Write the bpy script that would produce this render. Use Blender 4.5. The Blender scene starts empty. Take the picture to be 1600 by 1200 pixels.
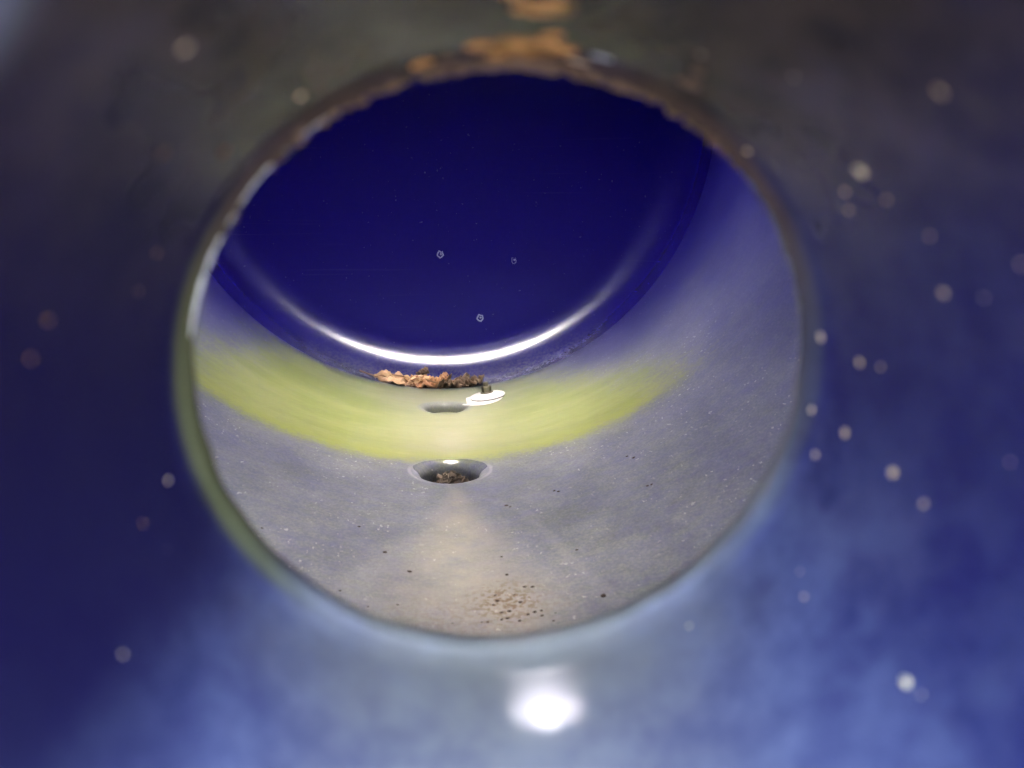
import bpy, bmesh, math, random
from math import sin, cos, pi, radians, atan2, hypot, sqrt
from mathutils import Vector, Euler, noise as mnoise
random.seed(7)
SC = bpy.context.scene
COL = SC.collection

# ------------------------------------------------------------------ camera
AXZ = 0.95                                    # the tank's axis runs along +Y at this height above the ground
T = Vector((0, 0, AXZ))
C = Vector((-.024, 0, -.212))                 # the lens, seen from the axis' own origin
PITCH, YAW = radians(12), radians(6.4)
cam_d = bpy.data.cameras.new('camera')
cam = bpy.data.objects.new('camera', cam_d)
COL.objects.link(cam)
cam_d.sensor_width = 36; cam_d.lens = 25
cam_d.clip_start = 0.004; cam_d.clip_end = 500
cam.location = T + C
cam.rotation_euler = (pi / 2 - PITCH, 0, -YAW)
cam_d.dof.use_dof = True
cam_d.dof.focus_distance = 0.95
cam_d.dof.aperture_fstop = 7.2
SC.camera = cam

# ------------------------------------------------------------------ sky, sun, exposure
SUN_EL, SUN_AZ = radians(88), radians(0)
w = bpy.data.worlds.new('World'); SC.world = w; w.use_nodes = True
wn = w.node_tree.nodes; wl = w.node_tree.links
sky = wn.new('ShaderNodeTexSky'); sky.sky_type = 'NISHITA'; sky.sun_disc = False
sky.sun_elevation = SUN_EL; sky.sun_rotation = SUN_AZ
sky.dust_density = 4.0; sky.air_density = 1.0; sky.ozone_density = 1.0
bg = wn['Background']; bg.inputs['Strength'].default_value = 0.15
wl.new(sky.outputs['Color'], bg.inputs['Color'])
sun_d = bpy.data.lights.new('sun', 'SUN'); sun_d.energy = 1.5; sun_d.angle = radians(88)
sun_d.color = (1.0, 0.91, 0.80)
sun = bpy.data.objects.new('sun', sun_d); COL.objects.link(sun)
sd = Vector((sin(SUN_AZ) * cos(SUN_EL), cos(SUN_AZ) * cos(SUN_EL), sin(SUN_EL)))
sun.rotation_euler = sd.to_track_quat('Z', 'Y').to_euler()
sun.location = (0, 0, 6)
SC.view_settings.view_transform = 'Standard'
SC.view_settings.look = 'None'
SC.view_settings.exposure = 7.25
SC.view_settings.gamma = 1.0
SC.render.engine = 'CYCLES'
SC.cycles.max_bounces = 14
SC.cycles.diffuse_bounces = 8
SC.cycles.glossy_bounces = 8
SC.cycles.caustics_reflective = True
SC.cycles.sample_clamp_indirect = 6.0
SC.cycles.use_denoising = True

# ------------------------------------------------------------------ node helpers
class G:
    """tiny expression builder for a material's node tree; coordinates are the tank's own"""
    def __init__(s, name):
        s.m = bpy.data.materials.new(name); s.m.use_nodes = True
        s.t = s.m.node_tree; s.n = s.t.nodes; s.l = s.t.links
        s.b = s.n['Principled BSDF']
        s.tc = s.n.new('ShaderNodeTexCoord')
        s.P = s.tc.outputs['Object']
        x = s.n.new('ShaderNodeSeparateXYZ'); s.l.new(s.P, x.inputs[0])
        s.x, s.y, s.z = x.outputs[0], x.outputs[1], x.outputs[2]
    def put(s, sock, v):
        if isinstance(v, bpy.types.NodeSocket): s.l.new(v, sock)
        else:
            if isinstance(v, (tuple, list)) and len(v) == 3 and sock.type == 'RGBA': v = (*v, 1)
            sock.default_value = v
    def op(s, o, a, b=0.0, c=None, clamp=False):
        n = s.n.new('ShaderNodeMath'); n.operation = o; n.use_clamp = clamp
        s.put(n.inputs[0], a); s.put(n.inputs[1], b)
        if c is not None: s.put(n.inputs[2], c)
        return n.outputs[0]
    def add(s, a, b): return s.op('ADD', a, b)
    def sub(s, a, b): return s.op('SUBTRACT', a, b)
    def mul(s, a, b): return s.op('MULTIPLY', a, b)
    def mx(s, a, b): return s.op('MAXIMUM', a, b)
    def absv(s, a): return s.op('ABSOLUTE', a)
    def step(s, v, lo, hi, to0=0.0, to1=1.0):
        n = s.n.new('ShaderNodeMapRange'); n.interpolation_type = 'SMOOTHSTEP'
        if lo > hi: lo, hi, to0, to1 = hi, lo, to1, to0
        s.put(n.inputs['Value'], v)
        n.inputs['From Min'].default_value = lo; n.inputs['From Max'].default_value = hi
        n.inputs['To Min'].default_value = to0; n.inputs['To Max'].default_value = to1
        return n.outputs['Result']
    def vec(s, x, y, z):
        n = s.n.new('ShaderNodeCombineXYZ')
        for i, v in enumerate((x, y, z)): s.put(n.inputs[i], v)
        return n.outputs[0]
    def noise(s, scale, detail=4, rough=0.55, vec=None, dist=0.0):
        n = s.n.new('ShaderNodeTexNoise')
        s.l.new(vec if vec is not None else s.P, n.inputs['Vector'])
        n.inputs['Scale'].default_value = scale; n.inputs['Detail'].default_value = detail
        n.inputs['Roughness'].default_value = rough; n.inputs['Distortion'].default_value = dist
        return n.outputs['Fac']
    def vor(s, scale, vec=None):
        n = s.n.new('ShaderNodeTexVoronoi'); s.l.new(vec if vec is not None else s.P, n.inputs['Vector'])
        n.inputs['Scale'].default_value = scale
        return n.outputs['Distance'], n.outputs['Color']
    def mix(s, f, a, b):
        n = s.n.new('ShaderNodeMix'); n.data_type = 'RGBA'
        s.put(n.inputs['Factor'], f); s.put(n.inputs[6], a); s.put(n.inputs[7], b)
        return n.outputs[2]
    def mixf(s, f, a, b):
        n = s.n.new('ShaderNodeMix'); n.data_type = 'FLOAT'
        s.put(n.inputs['Factor'], f); s.put(n.inputs[2], a); s.put(n.inputs[3], b)
        return n.outputs[0]
    def red(s, c):
        n = s.n.new('ShaderNodeSeparateColor'); s.l.new(c, n.inputs[0]); return n.outputs[0]
    def blob(s, cx, cy, rx, ry, soft=0.6, nz=None, amt=0.5, X=None, Y=None):
        """1 inside an ellipse in two of the tank's coordinates, frayed by noise"""
        X = s.x if X is None else X; Y = s.y if Y is None else Y
        a = s.mul(s.sub(X, cx), 1 / rx); b = s.mul(s.sub(Y, cy), 1 / ry)
        d = s.op('SQRT', s.add(s.mul(a, a), s.mul(b, b)))
        if nz is not None: d = s.add(d, s.mul(s.sub(nz, 0.5), amt))
        return s.step(d, 1.0, 1.0 - soft)
    def bump(s, h, strength, dist=0.001):
        n = s.n.new('ShaderNodeBump'); n.inputs['Strength'].default_value = strength
        n.inputs['Distance'].default_value = dist; s.l.new(h, n.inputs['Height'])
        s.l.new(n.outputs[0], s.b.inputs['Normal'])
    def done(s, col, rough, spec=0.6):
        s.put(s.b.inputs['Base Color'], col); s.put(s.b.inputs['Roughness'], rough)
        s.put(s.b.inputs['Specular IOR Level'], spec)
        return s.m

Y0_NEAR = .842
NYR = .163; NR = .0729; FIL = .0065
yb = NYR - FIL * .75                       # middle of the rounded bead at the neck's inner end
BA = radians(-44)                         # the bead starts here, with a crease against the cone
yk = yb + FIL * sin(BA); rk_ = NR + FIL * (1 - cos(BA))
MY = -.27                                 # the outer end: unseen upward bend, added to screen light from behind the lens
BLUE = (0.0066, 0.0022, 0.140)
def simple(name, col, rough, nscale=40, var=0.35, metallic=0.0, bump=0.3, bd=0.0006):
    g = G(name); n = g.noise(nscale, 5)
    c = g.mix(n, tuple(v * (1 - var) for v in col), tuple(min(1, v * (1 + var)) for v in col))
    g.b.inputs['Metallic'].default_value = metallic
    if bump: g.bump(n, bump, bd)
    return g.done(c, rough)

def mat_shell():
    g = G('glazed_shell_enamel')
    ang = g.op('ARCTAN2', g.x, g.mul(g.z, -1))
    a = g.absv(ang)
    st = g.vec(g.mul(g.y, 26), g.mul(ang, 2.2), 0.0)          # drawn out round the barrel
    streak = g.noise(1.0, 5, 0.6, vec=st)
    st2 = g.vec(g.mul(g.y, 90), g.mul(ang, 9.0), 3.0)
    fine = g.noise(1.0, 4, 0.6, vec=st2)
    n1 = g.noise(5, 6, 0.6); n2 = g.noise(30, 5, 0.65); n3 = g.noise(160, 3, 0.6)
    # grey silt film
    f = g.step(g.add(a, g.add(g.mul(g.sub(n1, .5), .35), g.mul(g.sub(streak, .5), .25))), 1.75, 0.15)
    f = g.mul(f, g.sub(1.0, g.mul(g.mul(g.step(g.y, 1.05, 1.32), g.step(a, .15, .75)), .75)))
    v = g.add(g.mul(g.sub(n2, .5), .7), g.add(g.mul(g.sub(fine, .5), .8), g.mul(g.sub(g.noise(75, 5, .7), .5), 1.1)))
    f = g.op('MULTIPLY', g.mul(f, .84), g.add(1.0, v), clamp=True)
    grain = g.noise(330, 3, .7); gr2 = g.noise(120, 4, .7, vec=g.vec(g.x, g.mul(g.y, .55), g.z))
    fc = g.mix(g.step(g.add(g.mul(n1, .5), g.mul(g.noise(19, 5, .65), .5)), .36, .64), (.084, .098, .094), (.185, .202, .188))
    fc = g.mix(g.step(grain, .35, .68), g.mix(.35, fc, (.03, .03, .035)), g.mix(.25, fc, (.22, .22, .20)))
    col = g.mix(f, BLUE, fc)
    rough = g.mixf(f, .31, .42)
    # tan silt fan below the near outlet, widening towards the front
    wid = g.mul(g.step(g.y, .80, .50,   .010, .078), g.mixf(g.noise(7, 3), .6, 1.35))
    xr = g.sub(g.x, -.003)
    e = g.op('DIVIDE', g.absv(xr), wid)
    e = g.add(e, g.add(g.mul(g.sub(n2, .5), 1.6), g.mul(g.sub(fine, .5), 1.0)))
    tan = g.mul(g.step(e, 1.35, .1), g.step(g.add(g.y, g.mul(g.sub(n2, .5), .05)), .795, .765))
    tan = g.mul(tan, g.step(g.z, 0.0, -0.3))
    tanc = g.mix(g.noise(11, 4), (.205, .205, .188), (.275, .248, .182))
    tan = g.mul(tan, g.mul(g.step(n2, .25, .62, .35, .95), g.step(n1, .36, .56, .5, 1.0)))
    col = g.mix(tan, col, tanc); rough = g.mixf(tan, rough, .6)
    # pale run-off streaks left and right of the fan
    for x0, y0, x1, y1, wd, s in ((-.055, .645, -.103, .510, .026, .12), (.067, .689, .108, .495, .011, .12), (.018, .761, .067, .689, .008, .06)):
        sl = (x1 - x0) / (y1 - y0)
        lx = g.add(g.mul(g.sub(g.y, y0), sl), x0)
        d = g.add(g.absv(g.sub(g.x, lx)), g.mul(g.sub(n2, .5), .016))
        k = g.mul(g.step(d, wd, 0.001), g.mul(g.step(g.y, y1 - .05, y1), g.step(g.y, y0 + .02, y0 - .04)))
        k = g.mul(g.mul(k, s), g.step(g.z, -.2, -.4))
        col = g.mix(k, col, (.36, .355, .345))
    # algae band between two rings
    yy = g.add(g.y, g.add(g.mul(g.sub(n2, .5), .030), g.mul(g.sub(g.noise(150, 4, .7), .5), .065)))
    y0 = g.sub(yy, g.mul(g.step(a, .2, .9), .0))
    gr = g.mul(g.step(y0, .858, .905), g.step(yy, 1.322, 1.292))
    an = g.add(a, g.add(g.mul(g.sub(streak, .5), .22), g.add(g.mul(g.sub(n2, .5), .30), g.mul(g.sub(g.noise(120, 4, .7), .5), .35))))
    an = g.add(an, g.mul(g.step(g.x, 0, -.1), g.mul(g.step(g.y, .95, 1.2), .10)))
    an = g.add(an, g.mul(g.step(g.x, -.05, .1), g.add(.10, g.mul(g.op('MAXIMUM', g.sub(g.y, .93), 0.0), .95))))
    lim = g.step(g.y, .87, .93, 0.0, 0.02)
    gr = g.mul(gr, g.step(g.sub(an, lim), .90, .60))
    gr = g.mul(gr, g.mixf(g.step(g.noise(42, 6, .7), .34, .52), .80, 1.0))
    dx = g.sub(g.x, -.0065); dy = g.sub(g.y, Y0_NEAR)
    dr = g.op('SQRT', g.add(g.mul(dx, dx), g.mul(dy, dy)))
    gr = g.mul(gr, g.step(g.add(dr, g.mul(g.sub(n2, .5), .03)), .036, .060))
    dy2 = g.sub(g.y, 1.169); dr2 = g.op('SQRT', g.add(g.mul(dx, dx), g.mul(dy2, dy2)))
    gr = g.mul(gr, g.mixf(g.mul(g.step(dr2, .026, .032), g.step(dr2, .050, .042)), 1.0, .35))
    pale = g.step(g.add(g.mul(streak, .5), g.mul(g.noise(9, 4), .5)), .40, .60)
    gc = g.mix(pale, (.100, .122, .020), (.142, .160, .058))
    gc = g.mix(g.mul(g.step(a, .32, .02), .75), gc, (.140, .145, .088))
    gc = g.mix(g.step(g.y, .94, .88), gc, (.15, .17, .014))
    gc = g.mix(g.mul(g.step(fine, .6, .72), .5), gc, (.10, .12, .02))
    gc = g.mix(g.mul(g.step(fine, .40, .26), .4), gc, (.22, .22, .12))
    col = g.mix(g.mul(gr, .96), col, gc); rough = g.mixf(gr, rough, .38)
    # pale wash behind the near outlet
    sp = g.mul(g.blob(.0, .96, .040, .10, .9, n2, .6), g.step(g.z, -.3, -.45))
    col = g.mix(g.mul(sp, .45), col, (.19, .185, .15))
    # brown grains
    gn = g.step(g.noise(190, 4, .65), .47, .58)
    bl = g.blob(.029, .515, .048, .050, .9, n2, .9)
    bl2 = g.blob(.01, .50, .11, .05, .8, n2, .9)
    k = g.mul(gn, g.mx(g.mul(bl, 1.0), g.mul(bl2, .35)))
    k = g.mul(k, g.step(g.z, -.3, -.45))
    col = g.mix(k, col, (.10, .062, .025))
    # pale flecks of lime in the film
    ff = g.noise(230, 2, .5, vec=g.vec(g.x, g.mul(g.y, .6), g.z))
    fl = g.mul(g.step(ff, .655, .70), g.step(g.noise(28, 3), .40, .60))
    fl = g.mul(g.mul(fl, g.step(n1, .36, .50)), g.step(a, 1.15, .55))
    fl = g.mul(fl, g.step(gr, .5, .1))
    col = g.mix(g.mul(fl, .75), col, (.36, .35, .33))
    cl = g.mul(g.mul(g.step(dr, .056, .040), g.step(dy, -.01, .02)), g.step(g.z, -.3, -.45))
    rough = g.mixf(cl, rough, .10)
    col = g.mix(g.mul(cl, .2), col, (.02, .022, .03))
    # pale glints painted on the sides of the near outlet's flare
    ring = g.mul(g.step(g.absv(g.sub(g.add(dr, g.mul(g.sub(n2, .5), .006)),   .0500)), .0032, .001), g.mul(g.step(dy, .02, .0), g.step(g.absv(dx), .022, .044)))
    ring = g.mul(ring, g.step(g.z, -.3, -.45))
    col = g.mix(g.mul(ring, .28), col, (.42, .41, .39))
    g.bump(g.add(n3, g.mul(fl, .8)), .22, .0006)
    return g.done(col, rough, g.mixf(g.op('MAXIMUM', g.sub(f, cl), tan), .6, .35))

def mat_head():
    g = G('glazed_head_enamel')
    n1 = g.noise(6, 5); n2 = g.noise(45, 4, .65); n3 = g.noise(220, 3, .6)
    d = g.add(g.z, g.add(g.mul(g.sub(n1, .5), .05), g.mul(g.sub(n2, .5), .06)))
    f = g.mul(g.mul(g.step(d, -.36, -.49), g.step(g.y, 1.42, 1.32)), g.step(g.y, 1.1, 1.2))
    f2 = g.mul(g.step(g.z, .0, -.45), .03)
    k = g.add(g.mul(f, g.mixf(g.step(g.noise(170, 4, .7), .35, .65), .25, 1.0)), f2)
    col = g.mix(k, BLUE, (.15, .155, .16))
    tiny = g.step(g.noise(170, 2, .5), .735, .76)
    hair = g.mul(g.step(g.noise(1.0, 3, .5, vec=g.vec(g.mul(g.x, 2.0), 0.0, g.mul(g.z, 160))), .62, .72), g.step(n1, .45, .65))
    col = g.mix(g.mul(tiny, .35), col, (.25, .26, .30)); col = g.mix(g.mul(hair, .05), col, (.2, .2, .3))
    g.bump(g.add(g.mul(n2, .5), n3), .16, .0007)
    g.b.inputs['Coat Weight'].default_value = .6; g.b.inputs['Coat Roughness'].default_value = .16; g.b.inputs['Coat IOR'].default_value = 1.55
    return g.done(col, g.mixf(f, .19, .26), .9)

def mat_neck():
    g = G('glazed_neck_enamel')
    # height above the neck's own middle and side, in the tank's coordinates
    n1 = g.noise(26, 6, .65); n2 = g.noise(90, 5, .65); n3 = g.noise(9, 4)
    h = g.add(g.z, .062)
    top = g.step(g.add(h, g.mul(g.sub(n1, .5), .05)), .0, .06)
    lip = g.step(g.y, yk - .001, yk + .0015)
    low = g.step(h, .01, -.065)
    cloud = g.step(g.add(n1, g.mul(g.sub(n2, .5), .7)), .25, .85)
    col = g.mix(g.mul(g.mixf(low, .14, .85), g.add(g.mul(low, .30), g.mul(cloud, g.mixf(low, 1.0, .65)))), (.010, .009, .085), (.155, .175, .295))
    bot = g.step(g.add(h, g.mul(g.sub(n1, .5), .05)), -.035, -.085)
    mid = g.step(g.absv(g.sub(g.x, .010)), .085, .005)
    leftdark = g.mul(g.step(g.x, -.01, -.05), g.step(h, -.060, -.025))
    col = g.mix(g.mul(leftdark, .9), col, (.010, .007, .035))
    kb = g.mul(g.mul(bot, mid), g.mixf(g.step(g.add(g.mul(n2, .5), g.mul(n1, .5)), .36, .62), .5, 1.0))
    col = g.mix(g.mul(kb, .85), col, (.275, .252, .222))
    lipb = g.mul(g.mul(g.step(g.y, .115, .152), bot), .85)
    col = g.mix(lipb, col, g.mix(n1, (.13, .120, .10), (.20, .182, .15)))
    rim = g.mul(g.step(g.y, yb - .004, yb + .001), g.mul(g.step(h, .015, -.03), g.step(g.x, -.050, -.015)))
    col = g.mix(g.mul(rim, .85), col, (.27, .25, .21))  # lit lower and right edge of the lip, put into the colour
    # brown rusty film on the upper half
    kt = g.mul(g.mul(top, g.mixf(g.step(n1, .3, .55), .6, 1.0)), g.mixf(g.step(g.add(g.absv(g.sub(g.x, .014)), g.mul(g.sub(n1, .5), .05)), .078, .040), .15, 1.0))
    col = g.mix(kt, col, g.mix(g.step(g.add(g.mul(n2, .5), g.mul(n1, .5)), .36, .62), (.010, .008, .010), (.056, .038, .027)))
    # algae on the lip's sides
    side = g.mul(g.mul(g.step(g.add(g.absv(g.sub(g.x, .016)), g.mul(g.sub(n1, .5), .02)), .040, .066), g.mixf(g.step(g.x, 0, .03), 1.0, .45)), g.step(h, .062, .02))
    col = g.mix(g.mul(g.mul(g.mul(side, g.sub(1.0, rim)), g.step(g.y, yk - .004, yk + .001)), .85), col, g.mix(n1, (.060, .062, .022), (.11, .108, .050)))
    lipt = g.mul(g.mul(lip, g.step(h, .005, .05)), g.mixf(n1, .5, 1.0))
    col = g.mix(g.mul(lipt, .9), col, (.085, .052, .032))
    # rust patches at the top
    r1 = g.blob(.0175, .1495, .0125, .0075, .6, n2, 1.2)
    r2 = g.blob(.0185, .1280, .0060, .0055, .6, n2, 1.2)
    rr = g.mul(g.mx(r1, r2), g.step(h, .04, .06))
    col = g.mix(rr, col, g.mix(n2, (.27, .12, .03), (.44, .215, .055)))
    kc = g.mul(g.blob(-.043, .069, .014, .015, 1.0, n1, .5), g.step(h, .045, .065))
    col = g.mix(g.mul(kc, .8), col, (.42, .44, .45))
    film = g.mx(g.mx(g.mx(g.mul(kb, .0), g.mul(lipb, .8)), g.mul(kt, g.step(lip, .6, .1))), g.mx(g.mx(g.mul(side, .35), rim), rr))
    g.bump(n2, .05, .0006)
    lipr = g.mul(g.step(g.y, yk - .007, yk - .002), g.step(h, -.02, -.05))      # silt on the lip's floor is matt
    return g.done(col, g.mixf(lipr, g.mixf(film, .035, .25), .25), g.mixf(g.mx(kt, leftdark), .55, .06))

M = {}
M['shell'] = mat_shell(); M['head'] = mat_head(); M['neck'] = mat_neck()
M['flange'] = simple('painted_flange_steel', (.10, .13, .24), .5)
M['rust'] = simple('rust_crust', (.54, .25, .065), .9, 500, .5, bump=.8, bd=.0015)
M['rustdark'] = simple('dark_rust_crust', (.15, .085, .045), .9, 500, .5, bump=.8, bd=.0015)
M['pale'] = simple('lime_speck', (.72, .50, .29), .75, 300, .3)
M['palebright'] = simple('bright_lime_speck', (.90, .68, .40), .7, 300, .2)
M['white'] = simple('white_plastic', (.50, .50, .49), .35, 60, .06, bump=.05)
M['greyplastic'] = simple('pale_gasket_plastic', (.46, .46, .45), .45, 60, .15)
M['glint'] = simple('pale_glint_paint', (.62, .60, .56), .30, 300, .2)  # pale colour for the painted glint on the lip
M['seal'] = simple('black_seal', (.03, .03, .03), .6)
M['nut'] = simple('tarnished_nut_metal', (.12, .11, .07), .45, 300, .4, metallic=.7)
M['leaf'] = simple('dry_leaf', (.42, .205, .095), .75, 28, .4, bump=.5, bd=.002)
M['leafpale'] = simple('pale_dry_leaf', (.54, .34, .185), .75, 28, .35, bump=.5, bd=.002)
M['leafdark'] = simple('dark_dry_leaf', (.16, .10, .06), .8, 28, .5, bump=.5, bd=.002)
M['vein'] = simple('leaf_rib', (.26, .14, .07), .8)
M['dirt'] = simple('dark_dirt', (.030, .020, .012), .95, 150, .6, bump=.8, bd=.003)
M['twig'] = simple('brown_litter', (.055, .038, .024), .9, 150, .5)
M['grit'] = simple('dark_grit', (.030, .018, .010), .9, 300, .4)
M['chip'] = simple('chipped_enamel_edge', (.30, .31, .38), .35, 300, .2)
M['chipcore'] = simple('chip_pit', (.06, .06, .12), .5, 300, .3)
M['ground'] = simple('dark_yard_asphalt', (.05, .05, .05), .9, 6, .25, bump=.3, bd=.004)

# ------------------------------------------------------------------ object helpers
def link(name, verts, faces, mat, parent=None, smooth=True):
    """one mesh object; vertices are in the tank's coordinates (axis = Y, camera at the origin)"""
    me = bpy.data.meshes.new(name); me.from_pydata(verts, [], faces); me.update()
    me.materials.append(mat)
    if smooth: me.polygons.foreach_set('use_smooth', [True] * len(me.polygons))
    o = bpy.data.objects.new(name, me); COL.objects.link(o)
    if parent is not None: o.parent = parent
    return o
def label(o, text, cat=None, group=None, kind=None):
    o['label'] = text
    if cat: o['category'] = cat
    if group: o['group'] = group
    if kind: o['kind'] = kind
def thick(o, t, off=1.0):
    m = o.modifiers.new('thickness', 'SOLIDIFY'); m.thickness = t; m.offset = off; m.use_rim = False
    return o
def loft(rings, close=True):
    n = len(rings[0]); V = [p for r in rings for p in r]; F = []
    for k in range(len(rings) - 1):
        for i in range(n if close else n - 1):
            j = (i + 1) % n
            F.append((k * n + i, k * n + j, (k + 1) * n + j, (k + 1) * n + i))
    return V, F

# ------------------------------------------------------------------ the tank
R, Y0, Y1 = 0.5, 0.215, 1.322
tank = bpy.data.objects.new('storage_tank', None); COL.objects.link(tank)
tank.location = T
label(tank, 'inside of a blue glass-lined steel tank seen through its round inlet neck', 'tank')

ND, NY = 720, 252                         # half-degree, 4.3 mm cells
DY = (Y1 - Y0) / NY
TH = 2 * pi / ND
def on_cyl(u, y, depth=0.0):              # u = arc length from the floor line, depth outwards
    a = u / R + TH / 2 * 1.0
    r = R + depth
    return (r * sin(a), y, -r * cos(a))
# openings in the barrel: floor angle cell, row, half size in cells, hole radius, fillet, neck length
def near_row(y): return round((y - Y0) / DY)
OPEN = dict(near=(-2, near_row(.842), (14, 14), .034, .021, .046), far=(-2, near_row(1.169), (14, 14), .030, .015, .019),
            top=(ND // 2 + 7, near_row(.575), (56, 24), .020, .006, .080),
            added_rear=(ND // 2, near_row(1.05), (66, 36), .047, .022, .115))  # extra rear opening, added to light the green floor and thicken the arc
skip = set()
for c, r, h, *_ in OPEN.values():
    for i in range(-h[0], h[0]):
        for j in range(-h[1], h[1]): skip.add(((c + i) % ND, r + j))
V = [on_cyl(i * TH * R, Y0 + j * DY) for j in range(NY + 1) for i in range(ND)]
F = []
for j in range(NY):
    for i in range(ND):
        if (i, j) in skip: continue
        k = (i + 1) % ND
        F.append((j * ND + i, (j + 1) * ND + i, (j + 1) * ND + k, j * ND + k))
shell = link('shell', V, F, M['shell'], tank)
def outlet(name, key, mat):
    c, r, h, rh, fil, deep = OPEN[key]
    hu, hv = h
    sq = [(-hu + t, -hv) for t in range(2 * hu)] + [(hu, -hv + t) for t in range(2 * hv)] + \
         [(hu - t, hv) for t in range(2 * hu)] + [(-hu, hv - t) for t in range(2 * hv)]
    uc, yc = c * TH * R, Y0 + r * DY
    sx = {'top': 5.6, 'added_rear': 3.2}.get(key, 1.0)     # unseen roof openings, ovals stretched to shape their reflections
    rings = []
    for k in range(7):                    # square edge to the fillet's outer circle
        f = k / 6; ring = []
        for p, q in sq:
            u, v = p * TH * R, q * DY; d = hypot(u / sx, v); s = (rh + fil) / d
            ring.append(on_cyl(uc + u * (1 - f + f * s), yc + v * (1 - f + f * s)))
        rings.append(ring)
    prof = [(rh + fil * (1 - sin(a)), fil * (1 - cos(a)) ** 1.35) for a in [pi / 2 * k / 14 for k in range(1, 15)]]
    prof += [(rh, fil + (deep - fil) * k / 4) for k in range(1, 5)]
    for s, dd in prof:
        ring = []
        for p, q in sq:
            u, v = p * TH * R, q * DY; d = hypot(u / sx, v)
            ring.append(on_cyl(uc + u / d * s, yc + v / d * s, dd))
        rings.append(ring)
    Vv, Ff = loft(rings)
    Ff = [tuple(reversed(f)) for f in Ff]
    return link(name, Vv, Ff, mat, tank)
d1 = outlet('drain_outlet', 'near', M['shell']); label(d1, 'nearer flared outlet in the floor, filled with dark dirt')
d2 = outlet('drain_outlet', 'far', M['shell']); label(d2, 'farther shallow outlet in the green floor beside the white plug')
outlet('unseen_roof_nozzle', 'top', M['shell']); outlet('unseen_roof_nozzle', 'added_rear', M['shell'])  # both out of view; the rear one is added for its light
for key, nm in (('near', 'outlet_plate'), ('far', 'outlet_plate')):   # blind plates closing the outlets from below
    c, r, h, rh, fil, deep = OPEN[key]
    zc = -R - deep + .004; yc = Y0 + r * DY
    ring = [(-.0065 + (rh + .004) * cos(t), yc + (rh + .004) * sin(t), zc) for t in [2 * pi * k / 40 for k in range(40)]]
    ring2 = [(x, y, z - .02) for x, y, z in ring]
    Vv, Ff = loft([ring, ring2]); Ff.append(tuple(range(40)))
    link(nm, Vv, Ff, M['shell'], d1 if key == 'near' else d2, False)
# far head: knuckle then shallow crown
HD = []
KN, CR = 0.11, 1.5
rk = R - KN
phi_end = math.asin(rk / (CR - KN))       # angle from the axis where the knuckle meets the crown
prof = []
nk = 28
for k in range(nk + 1):
    a = (pi / 2 - phi_end) * k / nk
    prof.append((rk + KN * cos(a), Y1 + KN * sin(a)))
yc0 = Y1 - (CR - KN) * cos(phi_end)
for k in range(1, 33):
    ph = phi_end * (1 - k / 33)
    prof.append((CR * sin(ph), yc0 + CR * cos(ph)))
NH = 360
rings = [[(r * sin(2 * pi * i / NH), y, -r * cos(2 * pi * i / NH)) for i in range(NH)] for r, y in prof]
V, F = loft(rings); F.append(tuple(len(V) - NH + i for i in range(NH)))
head = link('far_head', V, [tuple(f) for f in F], M['head'], tank)
thick(head, .012, -1)
def head_y(x, z):
    r = hypot(x, z)
    return yc0 + sqrt(CR * CR - r * r)

# ------------------------------------------------------------------ inlet neck round the lens
def neck_centre(y):
    y2 = max(y, -.10); t = max(0, (NYR - y2) / .5)
    c = Vector((.0165 - .0165 * t, 0, -.0644 + .0300 * t))
    if y < -.10: c.z += 3.0 * (-.10 - y) ** 2  # added bend that blocks the straight view out of the mouth
    return c
def neck_r(y):
    if y <= yk: return rk_ + .135 * (yk - max(y, -.10))
    return NR + FIL - sqrt(max(0, FIL ** 2 - (y - yb) ** 2))
def neck_ring(y, r, wob=0.0, n=256):
    c = neck_centre(y); out = []
    for i in range(n):
        t = 2 * pi * i / n
        rr = r
        if wob:
            up = max(0, cos(t)) ** 1.5
            rr += wob * (mnoise.noise(Vector((cos(t) * 9, sin(t) * 9, y * 60))) * .0006 + up * mnoise.noise(Vector((cos(t) * 40, sin(t) * 40, y * 90))) * .0012)
        out.append((c.x + rr * sin(t), y, c.z + rr * cos(t)))
    return out
rings = []
NS = 56
for k in range(NS + 1):
    y = MY + (yk - MY) * k / NS
    rings.append(neck_ring(y, neck_r(y), 0))
for k in range(1, 21):
    a = BA + (pi / 2 - BA) * k / 20
    rings.append(neck_ring(yb + FIL * sin(a), NR + FIL * (1 - cos(a)), 1))
ylast = yb + FIL
neck_out = rings[-1]
V, F = loft(rings)
neck = link('inlet_neck', V, F, M['neck'], tank)
def aim(p, y): return Euler((0, 0, -y)).to_matrix() @ Euler((-p, 0, 0)).to_matrix()
NROT = aim(PITCH, YAW) @ aim(radians(21), radians(6)).inverted()      # the neck leans with the dished head it sits in
neck.location = C; neck.rotation_euler = NROT.to_euler()
thick(neck, .010, 1)
def neck_point(ang, y, lift=0.0):
    """ang measured from straight up, clockwise as seen from the lens"""
    r = neck_r(y)
    r -= lift
    c = neck_centre(y)
    return Vector((c.x + r * sin(ang), y, c.z + r * cos(ang)))
# flange at the outer end of the neck
MR = neck_r(MY)
fl = [neck_ring(MY, MR, 0), neck_ring(MY - .004, MR + .004), neck_ring(MY - .004, MR + .05), neck_ring(MY + .02, MR + .05), neck_ring(MY + .02, MR + .012)]
V, F = loft(fl); link('flange', V, F, M['flange'], neck, False)
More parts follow.
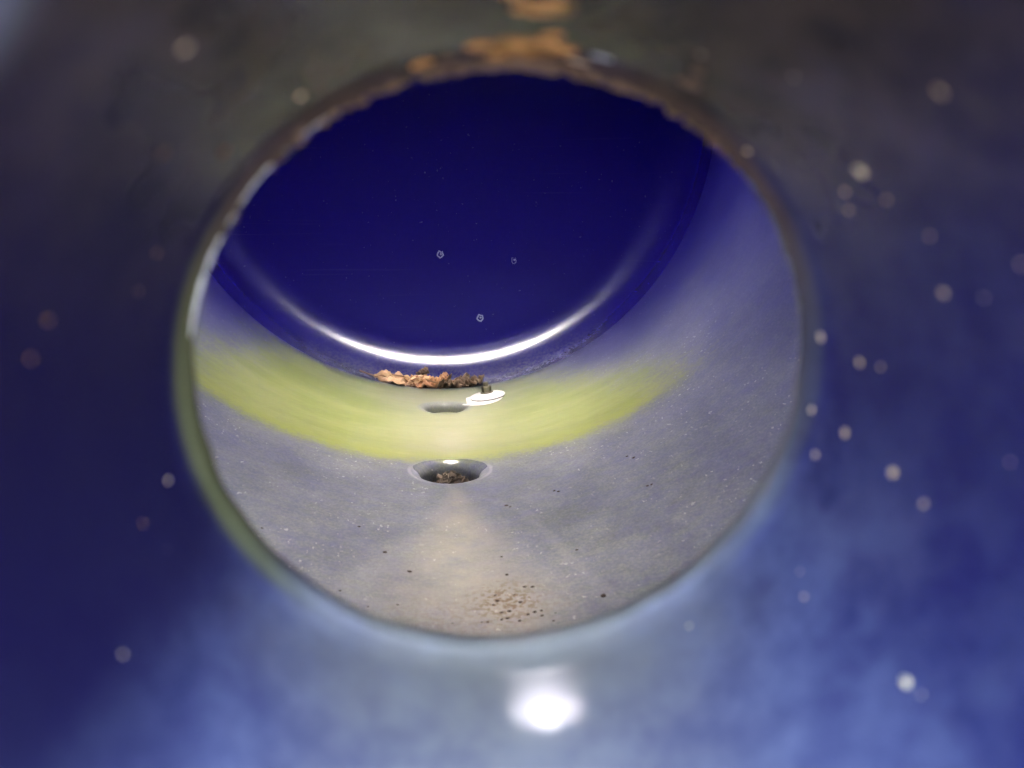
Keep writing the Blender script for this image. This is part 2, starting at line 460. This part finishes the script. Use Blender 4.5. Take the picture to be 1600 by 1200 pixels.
# front head between the neck's fillet and the barrel
rings = []
for k in range(13):
    t = k / 12; ring = []
    for i, p in enumerate(neck_out):
        a = 2 * pi * i / 256
        q = Vector((R * sin(a), Y0, R * cos(a)))
        pp = NROT @ Vector(p) + C; m = pp.lerp(q, t)
        m.y = pp.y + (Y0 - pp.y) * t ** 3
        ring.append(tuple(m))
    rings.append(ring)
V, F = loft(rings)
fh = link('front_head', V, F, M['head'], tank); thick(fh, .012, 1)

# ------------------------------------------------------------------ rays: where a picture point of the floor lies
def ray(px, py, p=PITCH, y=YAW):
    return (aim(p, y) @ Vector(((px - 800) / 1111, 1, -(py - 600) / 1111))).normalized()
fwv = ray(800, 600)
def at_shell(px, py):
    d = ray(px, py)
    A = d.x ** 2 + d.z ** 2; B = 2 * (d.x * C.x + d.z * C.z); Q = C.x ** 2 + C.z ** 2 - R * R
    return C + d * ((-B + sqrt(B * B - 4 * A * Q)) / (2 * A))
def depth(p): return (p - C).dot(fwv)
def at_neck(px, py):                     # in the neck's own frame
    d = ray(px, py, radians(21), radians(6)); lo = .02
    for k in range(4000):
        p = d * lo; c = neck_centre(p.y)
        r = neck_r(p.y)
        if hypot(p.x - c.x, p.z - c.z) >= r or p.y > ylast: break
        lo += .0002
    return p
def at_head(px, py):
    d = ray(px, py); lo = 1.0
    for k in range(4000):
        p = C + d * lo
        if hypot(p.x, p.z) < CR and p.y >= head_y(p.x, p.z): break
        lo += .0005
    return p

# ------------------------------------------------------------------ rust, specks, chips
def lump(name, p, nrm, rad, flat, mat, parent, seed, stretch=1.0, rot=0.0):
    """a small uneven crumb or scab pressed on a surface"""
    bm = bmesh.new(); bmesh.ops.create_icosphere(bm, subdivisions=2, radius=1)
    n = nrm.normalized(); t = n.orthogonal().normalized(); b = n.cross(t)
    t, b = t * cos(rot) + b * sin(rot), b * cos(rot) - t * sin(rot)
    for v in bm.verts:
        k = 1 + .45 * mnoise.noise(v.co * 1.7 + Vector((seed * 3.1, seed, 0)))
        c = v.co * k
        v.co = p + t * c.x * rad * stretch + b * c.y * rad + n * c.z * rad * flat
    me = bpy.data.meshes.new(name); bm.to_mesh(me); bm.free(); me.materials.append(mat)
    me.polygons.foreach_set('use_smooth', [True] * len(me.polygons))
    o = bpy.data.objects.new(name, me); COL.objects.link(o); o.parent = parent
    return o
def neck_normal(p):
    c = neck_centre(p.y); return Vector((c.x - p.x, 0, c.z - p.z))
K = 1 / 1111.0
fw0 = ray(800, 600, radians(21), radians(6))
# pale specks on the neck (picture place, size in picture pixels, bright or dull)
SP = [(1345, 268, 30, 2), (1415, 1065, 22, 2), (1282, 526, 18, 1), (1343, 566, 15, 1), (1376, 573, 14, 0), (1268, 640, 16, 1),
      (1320, 676, 16, 1), (1274, 710, 14, 1), (1395, 738, 20, 1), (1443, 787, 15, 1), (1474, 457, 18, 1), (1453, 368, 18, 0),
      (1320, 300, 18, 0), (1326, 328, 16, 0), (1385, 312, 18, 0), (1168, 236, 16, 1), (1240, 120, 16, 0), (1095, 85, 18, 0),
      (1547, 770, 14, 0), (1578, 722, 16, 0), (1256, 932, 12, 0), (1077, 978, 12, 0), (1595, 412, 20, 0), (1537, 465, 14, 0),
      (470, 150, 20, 1), (290, 75, 30, 1), (355, 234, 24, 0), (75, 500, 26, 0), (48, 560, 22, 0), (245, 395, 20, 0),
      (217, 455, 16, 0), (263, 750, 15, 1), (223, 818, 14, 0), (260, 858, 14, 0), (192, 1022, 15, 1), (500, 1153, 12, 0),
      (1200, 1050, 9, 0), (1440, 1088, 12, 0), (1250, 893, 10, 0), (660, 1104, 9, 0)]
for i, (px, py, s, b) in enumerate(SP):
    p = at_neck(px, py); dep = p.dot(fw0)
    rad = s * .30 * dep * K * ((1.2 if b else .8) if px > 800 else (.95 if b else .6))
    o = lump('lime_speck', p, neck_normal(p), rad, .35, M['palebright'] if b == 2 else M['rust'] if px < 460 and b == 0 else M['pale'], neck, i, 1.1, i)
for px, py, s, st, rot in ((1468, 142, 16, 2.3, .9), (1440, 1085, 8, 1.5, .3)):
    p = at_neck(px, py); lump('lime_speck', p, neck_normal(p), s * .3 * p.dot(fw0) * K, .4, M['pale'], neck, 77 + px, st, rot)
# rust scabs on the upper lip and above it
RS = [(660, 100, 34, 0), (745, 72, 34, 0), (775, 88, 30, 0), (810, 70, 34, 0), (850, 68, 42, 0), (880, 78, 34, 0), (862, 55, 30, 0), (812, 14, 30, 0), (842, 18, 34, 0),
      (865, 8, 34, 0), (800, -10, 30, 0), (350, 236, 20, 1), (700, 92, 26, 1), (1075, 130, 34, 1), (1090, 112, 22, 1), (470, 205, 24, 1),
      (255, 240, 18, 1), (298, 500, 10, 1)]
for i, (px, py, s, dk) in enumerate(RS):
    p = at_neck(px, py); dep = p.dot(fw0)
    lump('rust_scab', p, neck_normal(p), s * .55 * dep * K, .28, M['rustdark'] if dk else M['rust'], neck, 100 + i, 1.25, i * 1.3)
# ragged crumbs of rust along the top of the lip
bm = bmesh.new()
for i in range(230):
    a = random.gauss(.03, .36); a = max(-.95, min(.95, a))
    y = yb + FIL * random.uniform(-.25, .75)
    p = neck_point(a, y, random.uniform(0, .0002)); rad = random.choice((.0006, .0008, .001, .0014, .0018)) * (1 - .5 * abs(a))
    nb = len(bm.verts)
    ret = bmesh.ops.create_icosphere(bm, subdivisions=1, radius=rad)
    for v in ret['verts']:
        v.co = p + Vector((v.co.x * 1.3, v.co.y, v.co.z * .75)) * (1 + .5 * mnoise.noise(v.co * 900 + Vector((i, 0, 0))))
me = bpy.data.meshes.new('rust_crumbs'); bm.to_mesh(me); bm.free(); me.materials.append(M['rustdark'])
o = bpy.data.objects.new('rust_crumbs', me); COL.objects.link(o); o.parent = neck; o['kind'] = 'stuff'
# flat pale flecks on the top of the lip
for i, (px, py, s, st, r) in enumerate(((940, 90, 24, 1.6, .5), (905, 98, 24, 2.0, .1), (852, 108, 16, 1.6, 0))):
    p = at_neck(px, py); lump('pale_fleck', p, neck_normal(p), s * .5 * p.dot(fw0) * K, .15, M['white'] if i == 0 else M['pale'], neck, 300 + i, st, r)
# pale strip that paints in the glint along the lip's upper left
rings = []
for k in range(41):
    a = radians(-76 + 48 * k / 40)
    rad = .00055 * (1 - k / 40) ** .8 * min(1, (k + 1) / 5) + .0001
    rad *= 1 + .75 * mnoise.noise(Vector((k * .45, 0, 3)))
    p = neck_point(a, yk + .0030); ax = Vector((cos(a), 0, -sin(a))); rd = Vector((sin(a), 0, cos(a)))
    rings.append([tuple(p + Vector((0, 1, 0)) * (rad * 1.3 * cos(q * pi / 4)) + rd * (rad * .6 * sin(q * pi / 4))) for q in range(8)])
Vv, Ff = loft(rings); link('painted_glint', Vv, Ff, M['glint'], neck)
# ring-shaped chips in the far head
for i, (px, py) in enumerate(((688, 398), (803, 407), (750, 497))):
    p = at_head(px, py); V = []; F = []
    n1, n2 = 20, 8
    hn = (Vector((0, yc0, 0)) - p).normalized(); hx = Vector((1, 0, 0)); hx = (hx - hn * hx.dot(hn)).normalized(); hz = hx.cross(hn)
    rx, rz, tr = (.0058, .0060, .0014) if i != 1 else (.0045, .0062, .0010)
    for k in range(n1):
        t = 2 * pi * k / n1; rj = 1 + .5 * mnoise.noise(Vector((cos(t) * 2, sin(t) * 2, i * 5)))
        for q in range(n2):
            s = 2 * pi * q / n2
            V.append(tuple(p + hx * ((rx * rj + tr * cos(s)) * cos(t)) + hz * ((rz * rj + tr * cos(s)) * sin(t)) + hn * (tr * .6 * sin(s))))
    for k in range(n1):
        if i == 1 and k in (14, 15, 16): continue
        for q in range(n2):
            F.append((k * n2 + q, ((k + 1) % n1) * n2 + q, ((k + 1) % n1) * n2 + (q + 1) % n2, k * n2 + (q + 1) % n2))
    link('enamel_chip', V, F, M['chip'], head)
    lump('chip_core', p + hx * .001 - hz * .001, hn, .0022, .4, M['chip'], head, 40 + i)

# ------------------------------------------------------------------ white repair plug with its nut
pc = at_shell(762, 621); pn = Vector((-pc.x, 0, -pc.z)).normalized()
pt = Vector((0, 1, 0)).cross(pn).normalized(); py_ = Vector((0, 1, 0))
def disc(name, prof, mat, parent, cen, n=64, smooth=True, tilt=0.0):
    nn = (pn + pt * tilt).normalized(); tt = (pt - pn * tilt).normalized()
    rings = [[tuple(cen + tt * (r * cos(2 * pi * i / n)) + py_ * (r * sin(2 * pi * i / n)) + nn * h) for i in range(n)] for r, h in prof]
    V, F = loft(rings); F.append(tuple(len(V) - n + i for i in range(n)))
    return link(name, V, F, mat, parent, smooth)
plug = disc('repair_plug', [(.0300, 0.0024), (.0315, 0.0029), (.0315, 0.0039), (.0300, 0.0048), (.022, 0.0071), (.014, 0.0092), (.009, 0.0095)], M['white'], tank, pc)
label(plug, 'white domed disc bolted over a repaired spot')
disc('gasket_sheet', [(.038, -0.0014), (.038, 0.0008), (.036, 0.0014), (.01, 0.0015)], M['greyplastic'], plug, pc - pt * .012 - py_ * .010)
disc('seal_ring', [(.0290, -0.0007), (.0303, 0.0010), (.0303, 0.0026), (.0285, 0.0028)], M['seal'], plug, pc)
disc('nut', [(.0085, .0095), (.0085, .0195), (.0072, .0212), (.005, .0212)], M['nut'], plug, pc, 6, False)
disc('bolt_end', [(.0046, .0205), (.0046, .0270), (.0036, .0280)], M['nut'], plug, pc, 16)
disc('washer', [(.0115, .0080), (.0115, .0108), (.008, .0110)], M['nut'], plug, pc, 32, False)

# ------------------------------------------------------------------ dead leaves against the far head
def make_leaf(name, mat, length, width, seed, curl, roll, lobes=4, crumple=.012, notch=.5):
    NL, NW = 36, 14
    V = []; F = []
    for i in range(NL + 1):
        t = i / NL
        env = sin(pi * min(1, t * 1.02) ** .85) ** .75
        lob = 1 - notch * (.5 + .5 * cos(2 * pi * lobes * t + seed)) * (.3 + .7 * sin(pi * t))
        for j in range(NW + 1):
            s = 2 * j / NW - 1
            ww = width * .5 * env * (1 + (lob - 1) * abs(s) ** .5) * (1 + .15 * mnoise.noise(Vector((t * 8, seed, s))))
            x = (t - .5) * length + abs(s) * .010 * lob
            u = s * ww
            ang = u * roll; rr = 1 / roll if roll else 0
            y = rr * sin(ang) if roll else u
            z = rr * (1 - cos(ang)) if roll else 0
            z *= .62; z += curl * (t - .45) ** 2 * 4 * length + crumple * mnoise.noise(Vector((t * 5 + seed, s * 2.2, seed * 2)))
            z += .5 * crumple * mnoise.noise(Vector((t * 13 + seed, s * 5, seed)))
            y += .5 * crumple * mnoise.noise(Vector((t * 7, s * 3, seed * 5)))
            V.append((x, y, z))
    for i in range(NL):
        for j in range(NW):
            a = i * (NW + 1) + j
            F.append((a, a + 1, a + NW + 2, a + NW + 1))
    o = link(name, V, F, mat)
    m = o.modifiers.new('thickness', 'SOLIDIFY'); m.thickness = .0006; m.offset = 0
    # midrib and stalk: a thin tapering tube under the blade, running out past its foot
    mid = [Vector(V[i * (NW + 1) + NW // 2]) for i in range(0, NL + 1, 2)]
    mid = [mid[0] + Vector((-.025, .002, .006)), mid[0] + Vector((-.012, .001, .002))] + mid
    rings = []
    for k, p in enumerate(mid):
        r = .0014 * (1 - .75 * k / len(mid))
        rings.append([(p.x, p.y + r * cos(q * pi / 3), p.z + .0004 + r * sin(q * pi / 3)) for q in range(6)])
    Vv, Ff = loft(rings); link('leaf_rib', Vv, Ff, M['vein'], o)
    return o
def floor_at(px, py, lift=0.0):
    p = at_shell(px, py); n = Vector((-p.x, 0, -p.z)).normalized()
    return p + n * lift
def put_leaf(o, px, py, rot, lift, text, dy=0.0):
    p = floor_at(px, py, lift) + T + Vector((0, dy, 0))
    o.location = p; o.rotation_euler = rot
    label(o, text, 'leaf', 'dead leaves at the foot of the far wall')
LV = 'dead_leaf'
l = make_leaf(LV, M['leafpale'], .098, .044, 1.3, .06, 16, 3, .012, .32)
put_leaf(l, 622, 599, (radians(14), radians(8), radians(6)), .006, 'pale tan flattish dead leaf lying leftmost of the litter')
l = make_leaf(LV, M['leaf'], .078, .040, 4.1, .10, 24, 2, .018, .25)
put_leaf(l, 664, 604, (radians(22), radians(-5), radians(-14)), .007, 'orange-brown curled dead leaf in the middle of the litter')
l = make_leaf(LV, M['leafdark'], .026, .024, 2.2, .2, 30, 1, .010, .2)
put_leaf(l, 656, 600, (radians(75), radians(-50), radians(20)), .012, 'small dark dead leaf standing up behind the orange-brown one', .010)
l = make_leaf(LV, M['leafdark'], .058, .034, 7.7, .12, 50, 4, .022, .45)
put_leaf(l, 706, 605, (radians(18), radians(6), radians(25)), .006, 'dark crumpled dead leaf just right of the orange-brown one')
l = make_leaf(LV, M['leafdark'], .052, .030, 9.4, .10, 45, 3, .016, .4)
put_leaf(l, 732, 603, (radians(24), radians(-8), radians(-18)), .006, 'dark brown shrivelled dead leaf rightmost in the litter, behind the white plug')

# ------------------------------------------------------------------ dirt in the near outlet
bm = bmesh.new()
c0 = Vector((-.0065, Y0 + OPEN['near'][1] * DY, -R - .038))
for i in range(26):
    a = 2 * pi * i / 26
NRr, NAa = 14, 48
vs = []
for k in range(NRr + 1):
    r = .0325 * k / NRr
    for i in range(NAa):
        a = 2 * pi * i / NAa
        h = .030 * (1 - (r / .034) ** 2) + .010 * mnoise.noise(Vector((r * 70 * cos(a), r * 70 * sin(a), 2))) + .006 * mnoise.noise(Vector((r * 200 * cos(a), r * 200 * sin(a), 5)))
        vs.append(tuple(c0 + Vector((r * cos(a), r * sin(a), max(h, 0)))))
Ff = []
for k in range(NRr):
    for i in range(NAa):
        j = (i + 1) % NAa
        Ff.append((k * NAa + i, k * NAa + j, (k + 1) * NAa + j, (k + 1) * NAa + i))
bm.free()
dirt = link('dirt_heap', vs, Ff, M['dirt'], None, False); dirt.location = T
label(dirt, 'dark brown heap of dirt and rotted litter lying in the nearer floor outlet', 'dirt')
bm = bmesh.new()
for i in range(90):
    a = random.uniform(0, 2 * pi); r = .030 * sqrt(random.random())
    p = c0 + Vector((r * cos(a), r * sin(a), .030 * (1 - (r / .034) ** 2) + random.uniform(.0, .006)))
    d = Vector((random.uniform(-1, 1), random.uniform(-1, 1), random.uniform(-.5, .7))).normalized()
    L, wd = random.uniform(.004, .013), random.uniform(.0006, .0022)
    q = d.orthogonal().normalized(); s = d.cross(q)
    vv = [bm.verts.new(p + d * (e * L) + q * (f * wd) + s * (g_ * wd * .4)) for e in (-.5, .5) for f in (-1, 1) for g_ in (-1, 1)]
    for idx in ((0, 1, 3, 2), (4, 6, 7, 5), (0, 4, 5, 1), (2, 3, 7, 6), (0, 2, 6, 4), (1, 5, 7, 3)): bm.faces.new([vv[k] for k in idx])
me = bpy.data.meshes.new('litter_bits'); bm.to_mesh(me); bm.free(); me.materials.append(M['twig'])
o = bpy.data.objects.new('litter_bits', me); COL.objects.link(o); o.parent = dirt; o['kind'] = 'stuff'

# ------------------------------------------------------------------ grit on the floor
GR = [(602, 863, 6), (640, 893, 6), (561, 823, 4), (791, 790, 6), (797, 792, 4), (784, 870, 4), (792, 898, 5), (777, 939, 6), (820, 917, 5), (832, 917, 5),
      (784, 957, 5), (796, 955, 6), (813, 941, 5), (836, 956, 6), (846, 954, 5), (847, 962, 5), (793, 966, 5), (812, 970, 5), (825, 960, 5), (784, 968, 5),
      (943, 931, 8), (531, 923, 4), (622, 945, 4), (575, 948, 3), (707, 974, 3), (409, 825, 4), (771, 945, 4), (803, 929, 3), (865, 970, 4), (753, 972, 3),
      (901, 859, 4), (980, 713, 4), (990, 715, 5), (866, 767, 4), (873, 768, 4), (1012, 759, 4), (1018, 757, 4), (762, 972, 4), (774, 930, 4), (868, 958, 3)]
bm = bmesh.new()
for i, (px, py, s) in enumerate(GR):
    p = at_shell(px, py); n = Vector((-p.x, 0, -p.z)).normalized(); rad = s * .55 * depth(p) * K
    t = Vector((0, 1, 0)).cross(n)
    ret = bmesh.ops.create_icosphere(bm, subdivisions=1, radius=1)
    for v in ret['verts']:
        c = v.co * (1 + .5 * mnoise.noise(v.co * 1.3 + Vector((i * 2.0, 0, i))))
        v.co = p + t * c.x * rad * 1.25 + Vector((0, 1, 0)) * c.y * rad * 1.1 + n * c.z * rad * .5
me = bpy.data.meshes.new('grit'); bm.to_mesh(me); bm.free(); me.materials.append(M['grit'])
grit = bpy.data.objects.new('grit', me); COL.objects.link(grit); grit.location = T
label(grit, 'dark brown grit scattered on the pale silty floor', 'grit', kind='stuff')

# ------------------------------------------------------------------ the ground the tank stands over
gz = 0.0
ground = link('ground', [(-60, -60, gz), (60, -60, gz), (60, 60, gz), (-60, 60, gz)], [(0, 1, 2, 3)], M['ground'], None, False)
ground['kind'] = 'structure'
